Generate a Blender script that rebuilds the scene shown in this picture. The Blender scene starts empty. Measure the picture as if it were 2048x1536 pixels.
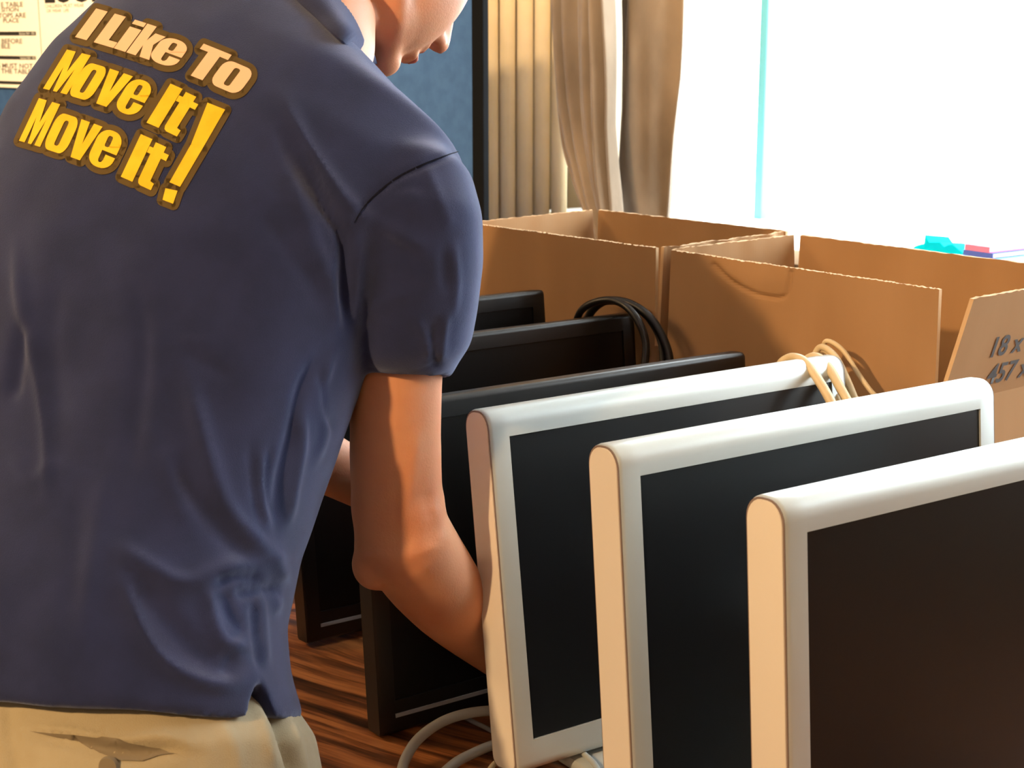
import bpy, bmesh, math, random
import numpy as np
from mathutils import Vector, Matrix
from mathutils.bvhtree import BVHTree
random.seed(7); rng = np.random.default_rng(7)
scene = bpy.context.scene
C = scene.collection
PI = math.pi

# ------------------------------------------------------------------ camera
FPX, PITCH, YAW = 3076.0, math.radians(12.6), math.radians(56.0)
CAM = np.array([0.0, 0.0, 1.43])
FW = np.array([math.cos(PITCH)*math.cos(YAW), math.cos(PITCH)*math.sin(YAW), -math.sin(PITCH)])
RT = np.array([math.sin(YAW), -math.cos(YAW), 0.0])
UP = np.cross(RT, FW)
HF = np.array([math.cos(YAW), math.sin(YAW), 0.0])      # horizontal forward
ZU = np.array([0, 0, 1.0])
cd = bpy.data.cameras.new('camera'); cam = bpy.data.objects.new('camera', cd); C.objects.link(cam)
cd.sensor_fit = 'HORIZONTAL'; cd.sensor_width = 36.0; cd.lens = 36.0*FPX/2048; cd.clip_start = 0.05; cd.clip_end = 200
M = Matrix(((RT[0], UP[0], -FW[0], CAM[0]), (RT[1], UP[1], -FW[1], CAM[1]), (RT[2], UP[2], -FW[2], CAM[2]), (0, 0, 0, 1)))
cam.matrix_world = M
cd.dof.use_dof = True; cd.dof.focus_distance = 1.42; cd.dof.aperture_fstop = 17.0
scene.camera = cam

# ------------------------------------------------------------------ light
scene.view_settings.view_transform = 'Standard'; scene.view_settings.look = 'None'
scene.view_settings.gamma = 1.0; scene.view_settings.use_curve_mapping = False
scene.view_settings.exposure = 0.0
w = bpy.data.worlds.new('world'); scene.world = w; w.use_nodes = True
bg = w.node_tree.nodes['Background']; bg.inputs[0].default_value = (0.88, 0.95, 1.0, 1); bg.inputs[1].default_value = 12.0

def area(name, loc, target, size, power, col, size_y=None, spread=None):
    l = bpy.data.lights.new(name, 'AREA'); l.energy = power; l.color = col; l.size = size
    if size_y: l.shape = 'RECTANGLE'; l.size_y = size_y
    if spread: l.spread = spread
    o = bpy.data.objects.new(name, l); C.objects.link(o); o.location = loc
    d = Vector(target)-Vector(loc); o.rotation_euler = d.to_track_quat('-Z', 'Y').to_euler(); return o
def spot(name, loc, target, power, col, angle=60, radius=.05, blend=.5):
    l = bpy.data.lights.new(name, 'SPOT'); l.energy = power; l.color = col; l.spot_size = math.radians(angle)
    l.shadow_soft_size = radius; l.spot_blend = blend
    o = bpy.data.objects.new(name, l); C.objects.link(o); o.location = loc
    d = Vector(target)-Vector(loc); o.rotation_euler = d.to_track_quat('-Z', 'Y').to_euler(); return o
WARM = (1.0, 0.64, 0.31)
spot('warm_spot', (-1.5, .28, 2.30), (0.8, 0.95, 0.9), 290, WARM, 110, .05)
area('ceiling_lamp_panel', (-.9, 2.9, 2.6), (1.2, 1.6, 1.0), .9, 45, WARM)
spot('warm_spot', (1.0, 2.0, 2.62), (2.1, 3.05, 1.2), 105, (1, .76, .48), 90, .10)  # added fill spot, brightens the cream blind; no known fixture there
spot('warm_spot', (-0.2, 3.2, 2.5), (1.0, 3.8, 1.3), 200, (1, .72, .42), 95, .06)
area('ceiling_lamp_panel', (-1.0, -1.2, 2.55), (0.2, 1.2, 1.3), 0.9, 14, (1.0, .66, .40))

# ------------------------------------------------------------------ helpers
def P(px, py, d): return CAM + (FW + RT*(px-1024)/FPX - UP*(py-768)/FPX)*d
def off(p, r=0, f=0, u=0): return np.asarray(p) + RT*r + HF*f + ZU*u
def pj(V):
    V = np.asarray(V, float)-CAM; d = V@FW
    return np.stack([1024+FPX*(V@RT)/d, 768-FPX*(V@UP)/d, d], -1)

def new_mesh(name, verts, faces, mat, parent=None, smooth=False):
    me = bpy.data.meshes.new(name); me.from_pydata([tuple(map(float, v)) for v in verts], [], [tuple(f) for f in faces]); me.update()
    o = bpy.data.objects.new(name, me); C.objects.link(o)
    if mat: me.materials.append(mat)
    if parent: o.parent = parent
    if smooth:
        for p in me.polygons: p.use_smooth = True
    return o
def obj(name, bm, mat, parent=None, smooth=False, auto=None):
    bmesh.ops.recalc_face_normals(bm, faces=bm.faces)
    me = bpy.data.meshes.new(name); bm.to_mesh(me); bm.free()
    o = bpy.data.objects.new(name, me); C.objects.link(o)
    if mat: me.materials.append(mat)
    if parent: o.parent = parent
    if smooth or auto:
        for p in me.polygons: p.use_smooth = True
    if auto:
        me.set_sharp_from_angle(angle=math.radians(auto))
    return o
def tag(o, label, cat, group=None, kind=None):
    if label: o['label'] = label
    if cat: o['category'] = cat
    if group: o['group'] = group
    if kind: o['kind'] = kind
    return o
def struct(o): o['kind'] = 'structure'; return o
def empty(name, loc=(0, 0, 0), rot=None):
    o = bpy.data.objects.new(name, None); C.objects.link(o); o.location = loc; o.empty_display_size = .05
    if rot: o.rotation_euler = rot
    return o
def box(bm, a, b, bev=0.0, seg=2):
    a = Vector(a); b = Vector(b)
    r = bmesh.ops.create_cube(bm, size=1.0)
    for v in r['verts']:
        v.co = Vector(((a.x+b.x)/2+v.co.x*(b.x-a.x), (a.y+b.y)/2+v.co.y*(b.y-a.y), (a.z+b.z)/2+v.co.z*(b.z-a.z)))
    if bev > 0:
        es = list({e for v in r['verts'] for e in v.link_edges})
        bmesh.ops.bevel(bm, geom=es, offset=bev, segments=seg, profile=.5, affect='EDGES', clamp_overlap=True)
def boxo(name, a, b, mat, parent=None, bev=0.0, seg=2):
    bm = bmesh.new(); box(bm, a, b, bev, seg); return obj(name, bm, mat, parent, auto=35 if bev else None)
def smooth_path(pts, n=8):
    pts = [np.asarray(p, float) for p in pts]; out = []
    for i in range(len(pts)-1):
        p0 = pts[max(i-1, 0)]; p1 = pts[i]; p2 = pts[i+1]; p3 = pts[min(i+2, len(pts)-1)]
        for k in range(n):
            t = k/n
            out.append(.5*((2*p1)+(-p0+p2)*t+(2*p0-5*p1+4*p2-p3)*t*t+(-p0+3*p1-3*p2+p3)*t**3))
    out.append(pts[-1]); return out
def tube_data(pts, rad, seg=16, caps=True):
    """rings along a path, parallel transport; rounded ends. rad: scalar or list"""
    pts = [np.asarray(p, float) for p in pts]; n = len(pts)
    rad = [rad]*n if np.isscalar(rad) else list(rad)
    T = []
    for i in range(n):
        t = pts[min(i+1, n-1)]-pts[max(i-1, 0)]; T.append(t/(np.linalg.norm(t)+1e-12))
    a = np.array([0, 0, 1.0]) if abs(T[0][2]) < .9 else np.array([1.0, 0, 0])
    u = np.cross(T[0], a); u /= np.linalg.norm(u)
    rings = []
    def ring(c, u, v, r): return [c+u*r*math.cos(2*PI*k/seg)+v*r*math.sin(2*PI*k/seg) for k in range(seg)]
    us = []
    for i in range(n):
        u = u-T[i]*np.dot(u, T[i]); u /= np.linalg.norm(u); us.append(u.copy())
    if caps:
        v = np.cross(T[0], us[0])
        for s in (1.0, .8, .5):
            rings.append(ring(pts[0]-T[0]*rad[0]*s*.98, us[0], v, rad[0]*math.sqrt(max(1-s*s, .0025))))
    for i in range(n):
        rings.append(ring(pts[i], us[i], np.cross(T[i], us[i]), rad[i]))
    if caps:
        v = np.cross(T[-1], us[-1])
        for s in (.5, .8, 1.0):
            rings.append(ring(pts[-1]+T[-1]*rad[-1]*s*.98, us[-1], v, rad[-1]*math.sqrt(max(1-s*s, .0025))))
    return loft_data(rings)
def loft_data(rings, close_ends=True, cap_in=(0, 0)):
    n = len(rings[0]); V = [p for r in rings for p in r]; F = []
    for i in range(len(rings)-1):
        for k in range(n):
            a = i*n+k; b = i*n+(k+1) % n; F.append((a, b, b+n, a+n))
    if close_ends:
        V.append(np.mean(rings[0], 0)+np.asarray(cap_in[0])); c0 = len(V)-1
        V.append(np.mean(rings[-1], 0)+np.asarray(cap_in[1])); c1 = len(V)-1
        m = (len(rings)-1)*n
        for k in range(n):
            F.append((c0, (k+1) % n, k)); F.append((c1, m+k, m+(k+1) % n))
    return V, F
def merge(parts):
    V = []; F = []
    for v, f in parts:
        o = len(V); V += list(v); F += [tuple(i+o for i in q) for q in f]
    return V, F
def cable(name, pts, r, mat, parent=None, n=8, seg=12):
    V, F = tube_data(smooth_path(pts, n), r, seg); return new_mesh(name, V, F, mat, parent, True)
def ellipsoid(c, ax, r, nu=20, nv=14):
    """c centre, ax 3 unit axes, r radii"""
    V = []; rings = []
    for j in range(1, nv):
        ph = PI*j/nv
        rings.append([np.asarray(c)+ax[0]*r[0]*math.sin(ph)*math.cos(2*PI*i/nu)+ax[1]*r[1]*math.sin(ph)*math.sin(2*PI*i/nu)+ax[2]*r[2]*math.cos(ph) for i in range(nu)])
    return loft_data(rings, True, (ax[2]*r[2]*(1-math.cos(PI/nv)), -ax[2]*r[2]*(1-math.cos(PI/nv))))
def remesh(V, F, voxel):
    """union of overlapping closed shapes as one continuous skin; returns numpy verts and face list"""
    bm = bmesh.new(); vs = [bm.verts.new(tuple(map(float, v))) for v in V]
    for f in F:
        try: bm.faces.new([vs[i] for i in f])
        except ValueError: pass
    bmesh.ops.recalc_face_normals(bm, faces=bm.faces)
    me = bpy.data.meshes.new('tmp'); bm.to_mesh(me); bm.free()
    o = bpy.data.objects.new('tmp', me); C.objects.link(o)
    m = o.modifiers.new('r', 'REMESH'); m.mode = 'VOXEL'; m.voxel_size = voxel; m.adaptivity = 0
    dg = bpy.context.evaluated_depsgraph_get(); ev = o.evaluated_get(dg); me2 = bpy.data.meshes.new_from_object(ev)
    n = len(me2.vertices); co = np.zeros(n*3); me2.vertices.foreach_get('co', co)
    bpy.data.objects.remove(o); bpy.data.meshes.remove(me)
    return co.reshape(-1, 3), me2
def edges_of(me):
    e = np.zeros(len(me.edges)*2, int); me.edges.foreach_get('vertices', e); return e.reshape(-1, 2)
def lap(co, e, it, lam=.5):
    n = len(co); cnt = np.bincount(e.ravel(), minlength=n).astype(float)[:, None]
    for _ in range(it):
        s = np.zeros_like(co)
        for k in range(3):
            s[:, k] = np.bincount(e[:, 0], co[e[:, 1], k], n)+np.bincount(e[:, 1], co[e[:, 0], k], n)
        co = co+lam*(s/cnt-co)
    return co
def normals(me, co):
    me.vertices.foreach_set('co', co.ravel()); me.update()
    nr = np.zeros(len(co)*3); me.vertices.foreach_get('normal', nr); return nr.reshape(-1, 3)
def polydist(X, Y, pl):
    """distance to a polyline and the taper along it"""
    best = np.full(len(X), 1e9); tt = np.zeros(len(X)); L = [0]
    for i in range(len(pl)-1): L.append(L[-1]+math.dist(pl[i], pl[i+1]))
    for i in range(len(pl)-1):
        ax, ay = pl[i]; bx, by = pl[i+1]; dx, dy = bx-ax, by-ay; l2 = dx*dx+dy*dy
        t = np.clip(((X-ax)*dx+(Y-ay)*dy)/l2, 0, 1); d = np.hypot(X-ax-t*dx, Y-ay-t*dy)
        m = d < best; best[m] = d[m]; tt[m] = (L[i]+t[m]*math.sqrt(l2))/L[-1]
    return best, tt
def folds(co, nr, F):
    """cloth folds: ridges and creases laid along lines on the side that the fold list was measured from"""
    q = pj(co); view = co-CAM; view /= np.linalg.norm(view, axis=1)[:, None]
    fac = np.clip(-(view*nr).sum(1)*4+.35, 0, 1); D = np.zeros(len(co))
    for pl, amp, wd in F:
        p2 = [tuple(a) for a in smooth_path([np.array(p, float) for p in pl], 5)]
        d, t = polydist(q[:, 0], q[:, 1], p2)
        tap = np.clip(np.minimum(t, 1-t)*5+.15, 0, 1)
        D += amp*.001*np.exp(-(d/wd)**2)*tap
    return co+nr*(D*fac)[:, None]
def finish(name, me, co, mat, parent):
    me.vertices.foreach_set('co', co.ravel()); me.update(); me.name = name
    me.materials.clear(); me.materials.append(mat)
    me.polygons.foreach_set('use_smooth', [True]*len(me.polygons))
    o = bpy.data.objects.new(name, me); C.objects.link(o); o.parent = parent; return o

# ------------------------------------------------------------------ materials
def lin(c): return tuple((v/12.92 if v <= .04045 else ((v+.055)/1.055)**2.4) for v in [x/255 for x in c])
def mat(name, col, rough=.5, metal=0.0, spec=.5, noise=None, bump=None, col2=None, scale=20, detail=4, sheen=0, sss=0, coat=0, stretch=(1, 1, 1), bump_scale=None, trans=0, rot=0, contrast=(.35, .65), sheen_tint=(1, 1, 1)):
    m = bpy.data.materials.new(name); m.use_nodes = True; nt = m.node_tree; N = nt.nodes; Lk = nt.links
    b = N['Principled BSDF']; b.inputs['Base Color'].default_value = (*lin(col), 1); b.inputs['Roughness'].default_value = rough
    b.inputs['Metallic'].default_value = metal; b.inputs['Specular IOR Level'].default_value = spec
    if sheen: b.inputs['Sheen Tint'].default_value = (*sheen_tint, 1); b.inputs['Sheen Weight'].default_value = sheen; b.inputs['Sheen Roughness'].default_value = .5
    if coat: b.inputs['Coat Weight'].default_value = coat; b.inputs['Coat Roughness'].default_value = .1
    if sss:
        b.inputs['Subsurface Weight'].default_value = sss; b.inputs['Subsurface Radius'].default_value = (1, .35, .2); b.inputs['Subsurface Scale'].default_value = .01
    tc = N.new('ShaderNodeTexCoord'); mp = N.new('ShaderNodeMapping'); mp.inputs['Scale'].default_value = stretch
    mp.inputs['Rotation'].default_value = (0, 0, rot)
    Lk.new(tc.outputs['Object'], mp.inputs[0])
    if col2:
        no = N.new('ShaderNodeTexNoise'); no.inputs['Scale'].default_value = scale; no.inputs['Detail'].default_value = detail
        Lk.new(mp.outputs[0], no.inputs['Vector'])
        cr = N.new('ShaderNodeValToRGB'); cr.color_ramp.elements[0].color = (*lin(col), 1); cr.color_ramp.elements[1].color = (*lin(col2), 1)
        cr.color_ramp.elements[0].position = contrast[0]; cr.color_ramp.elements[1].position = contrast[1]
        Lk.new(no.outputs['Fac'], cr.inputs[0]); Lk.new(cr.outputs[0], b.inputs['Base Color'])
    if bump:
        n2 = N.new('ShaderNodeTexNoise'); n2.inputs['Scale'].default_value = bump_scale or scale*4; n2.inputs['Detail'].default_value = 3
        Lk.new(mp.outputs[0], n2.inputs['Vector'])
        bp = N.new('ShaderNodeBump'); bp.inputs['Strength'].default_value = bump; bp.inputs['Distance'].default_value = .002
        Lk.new(n2.outputs['Fac'], bp.inputs['Height']); Lk.new(bp.outputs[0], b.inputs['Normal'])
    if trans:
        tr = N.new('ShaderNodeBsdfTranslucent'); mx = N.new('ShaderNodeMixShader'); mx.inputs[0].default_value = trans
        if col2: Lk.new(cr.outputs[0], tr.inputs[0])
        else: tr.inputs[0].default_value = (*lin(col), 1)
        Lk.new(b.outputs[0], mx.inputs[1]); Lk.new(tr.outputs[0], mx.inputs[2]); Lk.new(mx.outputs[0], N['Material Output'].inputs[0])
    return m
M_silver = mat('silver_plastic', (192, 200, 200), .36, .35, .5, col2=(186, 193, 194), scale=6)
M_side = mat('pale_side_plastic', (214, 206, 196), .55)
M_rim = mat('grey_rim', (120, 104, 96), .5)
M_screen = mat('lcd_screen', (9, 11, 16), .30, 0, .35)
M_screen_b = mat('lcd_screen_black', (10, 10, 12), .35, 0, .35)
M_black = mat('black_plastic', (20, 20, 22), .34, 0, .5)
M_blackm = mat('black_matt_plastic', (24, 24, 25), .55, 0, .4, bump=.15, bump_scale=900)
M_strip = mat('grey_strip', (150, 152, 156), .45)
M_card = mat('cardboard', (176, 138, 100), .85, 0, .2, col2=(168, 130, 92), scale=9, bump=.12, bump_scale=60, stretch=(1, 1, .25), trans=.12)
M_cardlt = mat('cardboard_pale', (206, 186, 152), .88, 0, .2, col2=(188, 166, 132), scale=5, stretch=(3, 3, .3), bump=.15, bump_scale=40)
M_cardedge = mat('cardboard_edge', (206, 172, 132), .9)
M_ink = mat('grey_ink', (78, 78, 80), .8)
M_shirt = mat('navy_cotton', (35, 41, 75), .92, 0, .15, col2=(30, 36, 67), scale=30, sheen=.5, bump=.25, bump_scale=1400, sheen_tint=(.62, .70, 1.0))  # blue sheen tint puts the bluish daylight rim highlight into the cloth
M_collar = mat('navy_collar_rib', (44, 48, 76), .95, 0, .15, sheen=.5, bump=.3, bump_scale=900, sheen_tint=(.62, .70, 1.0))  # collar sheen carries the same painted daylight rim tint
M_olive = mat('olive_print_border', (88, 72, 40), .85, 0, .2)
M_yellow = mat('yellow_print', (228, 190, 44), .75, 0, .2, col2=(220, 178, 34), scale=60)
M_cream = mat('cream_print', (226, 186, 150), .7, 0, .3)
M_skin = mat('skin', (210, 150, 114), .5, 0, .35, col2=(200, 134, 100), scale=14, sss=.25, bump=.15, bump_scale=500)
M_lip = mat('lip_skin', (184, 112, 96), .45, 0, .4, sss=.2)
M_hair = mat('dark_brown_hair', (48, 34, 26), .6)
M_trouser = mat('beige_twill', (168, 158, 134), .9, 0, .15, col2=(154, 142, 116), scale=12, sheen=.2, bump=.3, bump_scale=1100)
M_pocket = mat('dark_pocket_lining', (120, 108, 88), .9)
M_shoe = mat('dark_shoe', (36, 30, 28), .5)
M_cream_cable = mat('cream_cable', (216, 196, 158), .45)
M_grey_cable = mat('grey_cable', (160, 158, 152), .45)
M_blk_cable = mat('black_cable', (22, 22, 24), .4)
M_blue = mat('blue_felt', (66, 100, 150), .95, 0, .1, col2=(60, 92, 140), scale=40, bump=.2, bump_scale=700)
M_frame = mat('black_frame', (10, 12, 15), .8, 0, .1)
M_blind = mat('cream_blind_fabric', (222, 200, 160), .9, 0, .1, col2=(212, 190, 150), scale=10, bump=.15, bump_scale=500, trans=.12)
M_drape = mat('taupe_velvet', (160, 140, 118), .85, 0, .15, col2=(120, 104, 86), scale=7, detail=6, sheen=.6, stretch=(1, 1, .5), bump=.3, bump_scale=60, trans=.10)
M_paper = mat('white_paper', (248, 246, 232), .8)
M_bar = mat('black_print', (32, 30, 30), .8)
M_text = mat('grey_print', (96, 84, 72), .8)
M_wall = mat('cream_wall_paint', (186, 170, 148), .9, bump=.05, bump_scale=200)
M_ceil = mat('white_ceiling_paint', (200, 192, 180), .95)
M_floor = mat('brown_carpet', (110, 92, 78), .95, col2=(90, 74, 62), scale=60, bump=.4, bump_scale=400)
M_sill = mat('white_sill', (240, 242, 242), .5)
M_mull = mat('bluish_haze_frame', (110, 196, 214), .5)  # bluish window light and haze put into the mullion's base colour
M_cyan = mat('cyan_plastic', (0, 190, 205), .8, 0, .05)
M_pink = mat('pink_cover', (240, 120, 150), .6)
M_navy = mat('blue_cover', (70, 90, 170), .6)
M_ltblue = mat('light_blue_cover', (120, 190, 240), .6)
M_metal = mat('steel', (150, 150, 150), .3, 1.0)

def wood_material():
    m = bpy.data.materials.new('zebrano_laminate'); m.use_nodes = True; nt = m.node_tree; N = nt.nodes; L = nt.links
    b = N['Principled BSDF']; b.inputs['Roughness'].default_value = .34; b.inputs['Specular IOR Level'].default_value = .5
    tc = N.new('ShaderNodeTexCoord'); mp = N.new('ShaderNodeMapping'); mp.inputs['Scale'].default_value = (1.4, 26, 1); mpr = N.new('ShaderNodeMapping'); mpr.inputs['Rotation'].default_value = (0, 0, math.radians(GRAIN)); L.new(mpr.outputs[0], mp.inputs[0])
    mp0 = N.new('ShaderNodeTexNoise'); mp0.inputs['Scale'].default_value = 2.5
    mixv = N.new('ShaderNodeVectorMath'); mixv.operation = 'MULTIPLY_ADD'; mixv.inputs[1].default_value = (.06, .06, 0)
    L.new(tc.outputs['Object'], mp0.inputs['Vector']); L.new(mp0.outputs['Color'], mixv.inputs[0]); L.new(tc.outputs['Object'], mixv.inputs[2])
    L.new(mixv.outputs[0], mpr.inputs[0])
    n1 = N.new('ShaderNodeTexNoise'); n1.inputs['Scale'].default_value = 2.2; n1.inputs['Detail'].default_value = 6; n1.inputs['Roughness'].default_value = .65
    L.new(mp.outputs[0], n1.inputs['Vector'])
    cr = N.new('ShaderNodeValToRGB'); e = cr.color_ramp.elements
    e[0].position = .34; e[0].color = (*lin((44, 25, 15)), 1); e[1].position = .66; e[1].color = (*lin((204, 134, 76)), 1)
    k = e.new(.46); k.color = (*lin((110, 64, 36)), 1); k = e.new(.54); k.color = (*lin((166, 102, 56)), 1)
    L.new(n1.outputs['Fac'], cr.inputs[0]); L.new(cr.outputs[0], b.inputs['Base Color'])
    return m
GRAIN = -113
M_wood = wood_material()

def glass_material():
    m = bpy.data.materials.new('window_glass'); m.use_nodes = True; nt = m.node_tree; N = nt.nodes; L = nt.links
    N.remove(N['Principled BSDF']); t = N.new('ShaderNodeBsdfTransparent'); t.inputs[0].default_value = (.97, .985, .98, 1)
    g = N.new('ShaderNodeBsdfGlossy'); g.inputs['Roughness'].default_value = .02
    mx = N.new('ShaderNodeMixShader'); mx.inputs[0].default_value = .04
    L.new(t.outputs[0], mx.inputs[1]); L.new(g.outputs[0], mx.inputs[2]); L.new(mx.outputs[0], N['Material Output'].inputs[0])
    return m
M_glass = glass_material()

# ------------------------------------------------------------------ room shell
X0, X1, Y0, Y1, H = -3.2, 2.25, -3.0, 5.2, 2.7
WY0, WY1, WZ0, WZ1 = -.1, 2.95, 1.035, 2.45
struct(boxo('floor', (X0-.1, Y0-.1, -.1), (X1+.35, Y1+.1, 0), M_floor))
struct(boxo('ceiling', (X0-.1, Y0-.1, H), (X1+.35, Y1+.1, H+.1), M_ceil))
struct(boxo('wall_left', (X0-.1, Y0, 0), (X0, Y1, H), M_wall))
struct(boxo('wall_back', (X0-.1, Y1, 0), (X1+.2, Y1+.1, H), M_wall))
struct(boxo('wall_front', (X0-.1, Y0-.1, 0), (X1+.2, Y0, H), M_wall))
bm = bmesh.new()
box(bm, (X1, Y0, 0), (X1+.2, Y1, WZ0-.03)); box(bm, (X1, Y0, WZ1), (X1+.2, Y1, H))
box(bm, (X1, Y0, WZ0-.03), (X1+.2, WY0, WZ1)); box(bm, (X1, WY1, WZ0-.03), (X1+.2, Y1, WZ1))
struct(obj('wall_right', bm, M_wall))
win = struct(boxo('window_1', (X1+.10, WY0, WZ0), (X1+.106, WY1, WZ1), M_glass))
bm = bmesh.new()
box(bm, (X1+.07, WY0, WZ0), (X1+.13, WY1, WZ0+.012)); box(bm, (X1+.07, WY0, WZ1-.05), (X1+.13, WY1, WZ1))
box(bm, (X1+.07, WY0, WZ0), (X1+.13, WY0+.05, WZ1)); box(bm, (X1+.07, WY1-.012, WZ0), (X1+.13, WY1, WZ1))
obj('window_frame', bm, M_sill, win)
def on_x(px, py, X):
    d = FW + RT*(px-1024)/FPX - UP*(py-768)/FPX; return CAM + d*((X-CAM[0])/d[0])
ym = on_x(1530, 200, X1+.1)[1]
for yy in (ym, ym-1.3):
    boxo('window_mullion', (X1+.088, yy-.012, WZ0), (X1+.108, yy+.012, WZ1), M_mull, win, .003)
struct(boxo('trim_1', (X1-.14, WY0-.05, WZ0-.03), (X1+.07, WY1+.05, WZ0), M_sill, None, .004))
bm = bmesh.new(); box(bm, (X0, Y1-.015, 0), (X1, Y1, .1)); struct(obj('baseboard_back', bm, M_sill))
bm = bmesh.new(); box(bm, (X1-.015, Y0, 0), (X1, Y1, .1)); struct(obj('baseboard_right', bm, M_sill))

# ------------------------------------------------------------------ table
TZ = .75
TX0, TX1, TY0, TY1 = .57, 1.72, -.45, 2.35
t = tag(empty('table', ((TX0+TX1)/2, (TY0+TY1)/2, 0)), 'large table with streaky reddish brown wood top, monitors and cartons standing on it', 'table')
def rel(o, root):
    o.parent = root; o.matrix_parent_inverse = Matrix.Translation(-Vector(root.location)); return o
rel(boxo('tabletop', (TX0, TY0, TZ-.035), (TX1, TY1, TZ), M_wood, None, .004), t)
for x in (TX0+.08, TX1-.08):
    for y in (TY0+.1, TY1-.1):
        V, F = tube_data([(x, y, .012), (x, y, TZ-.036)], .025, 20, False); rel(new_mesh('leg', V, F, M_metal, None, True), t)

# ------------------------------------------------------------------ monitors
def profile(th, h, r_top, r_bot, n=6):
    """closed outline in (y,z): front at y=0, back at y=th, bottom z=0"""
    pts = []
    def arc(cy, cz, r, a0, a1):
        for k in range(n+1):
            a = a0+(a1-a0)*k/n; pts.append((cy+r*math.cos(a), cz+r*math.sin(a)))
    arc(r_bot, r_bot, r_bot, 1.5*PI, PI)
    arc(r_top, h-r_top, r_top, PI, .5*PI)
    arc(th-r_top, h-r_top, r_top, .5*PI, 0)
    arc(th-r_bot, r_bot, r_bot, 0, -.5*PI)
    return pts
def monitor(x, y, z, lean, W, Hh, th, rt, rb, bez, Mh, Ms, side=None, strip=False, label='', group='', tray=None, cz=None, base=None):
    """x,y,z: lower left corner of the front face"""
    root = tag(empty('computer_monitor', (x+W/2, y+th/2, TZ)), label, 'monitor', group)
    R = Matrix.Translation((x, y, z)) @ Matrix.Rotation(-lean, 4, 'X')
    bl, br, bt, bb = bez
    pr = profile(th, Hh, rt, rb)
    n = len(pr); e = .004
    # housing: extruded outline, front face cut open around the screen
    xs = [0, bl*.5, bl, W-br, W-br*.5, W]
    bm = bmesh.new()
    sc = lambda p, s: ((p[0]-th/2)*s+th/2, (p[1]-Hh/2)*(1-(1-s)*th/Hh)+Hh/2)
    stations = [(0, .93), (e*.35, .975), (e, 1.0), (bl, 1.0), (W-br, 1.0), (W-e, 1.0), (W-e*.35, .975), (W, .93)]
    G = [[bm.verts.new((sx, *sc(p, s))) for p in pr] for sx, s in stations]
    nf = 6                                      # index of the arc end: front flat runs from pr[nf] to pr[nf+1]
    for i in range(len(G)-1):
        for k in range(n):
            if k == nf and i == 3: continue
            bm.faces.new((G[i][k], G[i][(k+1) % n], G[i+1][(k+1) % n], G[i+1][k]))
    bm.faces.new(G[0]); bm.faces.new(G[-1])
    # front with a hole between stations 3 and 4
    a, b_, c, d = G[3][nf], G[3][nf+1], G[4][nf+1], G[4][nf]
    rec = .003
    zb, zt = bb, Hh-bt
    q = [bm.verts.new((bl, 0, zb)), bm.verts.new((bl, 0, zt)), bm.verts.new((W-br, 0, zt)), bm.verts.new((W-br, 0, zb))]
    q2 = [bm.verts.new((v.co.x, rec, v.co.z)) for v in q]
    bm.faces.new((a, q[0], q[3], d)); bm.faces.new((b_, c, q[2], q[1]))
    for k in range(4): bm.faces.new((q[k], q[(k+1) % 4], q2[(k+1) % 4], q2[k]))
    bm.faces.new(q2[::-1])
    bmesh.ops.remove_doubles(bm, verts=bm.verts, dist=1e-6)
    bmesh.ops.transform(bm, matrix=R, verts=bm.verts)
    rel(obj('housing', bm, Mh, None, auto=32), root)
    bm = bmesh.new(); box(bm, (bl+.0006, rec-.0012, bb+.0006), (W-br-.0006, rec-.0002, Hh-bt-.0006)); bmesh.ops.transform(bm, matrix=R, verts=bm.verts)
    rel(obj('screen', bm, Ms, None), root)
    if side:
        for sx, sg in ((0, -1), (W, 1)):
            bm = bmesh.new(); ring = [bm.verts.new((sx+sg*.0012, *sc(p, .86))) for p in pr]; ring2 = [bm.verts.new((sx-sg*.0005, *sc(p, .88))) for p in pr]
            bm.faces.new(ring)
            for k in range(n): bm.faces.new((ring[k], ring[(k+1) % n], ring2[(k+1) % n], ring2[k]))
            bmesh.ops.transform(bm, matrix=R, verts=bm.verts); rel(obj('side_panel', bm, side, None), root)
            bm = bmesh.new(); ring = [bm.verts.new((sx+sg*.0004, *sc(p, .945))) for p in pr]; bm.faces.new(ring)
            ring2 = [bm.verts.new((sx-sg*.001, *sc(p, .945))) for p in pr]
            for k in range(n): bm.faces.new((ring[k], ring[(k+1) % n], ring2[(k+1) % n], ring2[k]))
            bmesh.ops.transform(bm, matrix=R, verts=bm.verts); rel(obj('side_rim', bm, M_rim, None), root)
    if strip:
        bm = bmesh.new(); box(bm, (.018, -.0012, .0165), (W-.018, .001, .0205)); bmesh.ops.transform(bm, matrix=R, verts=bm.verts)
        rel(obj('bezel_strip', bm, M_strip, None), root)
    # rear bulge
    bm = bmesh.new(); box(bm, (W*.18, th-.004, Hh*.15), (W*.82, th+.018, Hh*.85), .012, 3); bmesh.ops.transform(bm, matrix=R, verts=bm.verts)
    rel(obj('rear_cover', bm, M_blackm if strip or Ms is M_screen_b else Mh, None, auto=40), root)
    # stand
    base = base or (.24, .20, .012)
    bx = x+W/2; by = y+.035
    Mb = M_blackm if not side else Mh
    bm = bmesh.new(); box(bm, (bx-base[0]/2, by-base[1]*.42, TZ), (bx+base[0]/2, by+base[1]*.58, TZ+base[2]), .005, 2)
    rel(obj('base', bm, Mb, None, auto=40), root)
    ny = by+.05
    bm = bmesh.new(); box(bm, (bx-.035, ny, TZ+base[2]-.002), (bx+.035, ny+.022, TZ+Hh*.55), .006, 2)
    rel(obj('stand_neck', bm, Mb, None, auto=40), root)
    bm = bmesh.new(); box(bm, (bx-.04, y+th-.005, TZ+Hh*.42), (bx+.04, ny+.014, TZ+Hh*.55), .004, 2)
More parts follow.
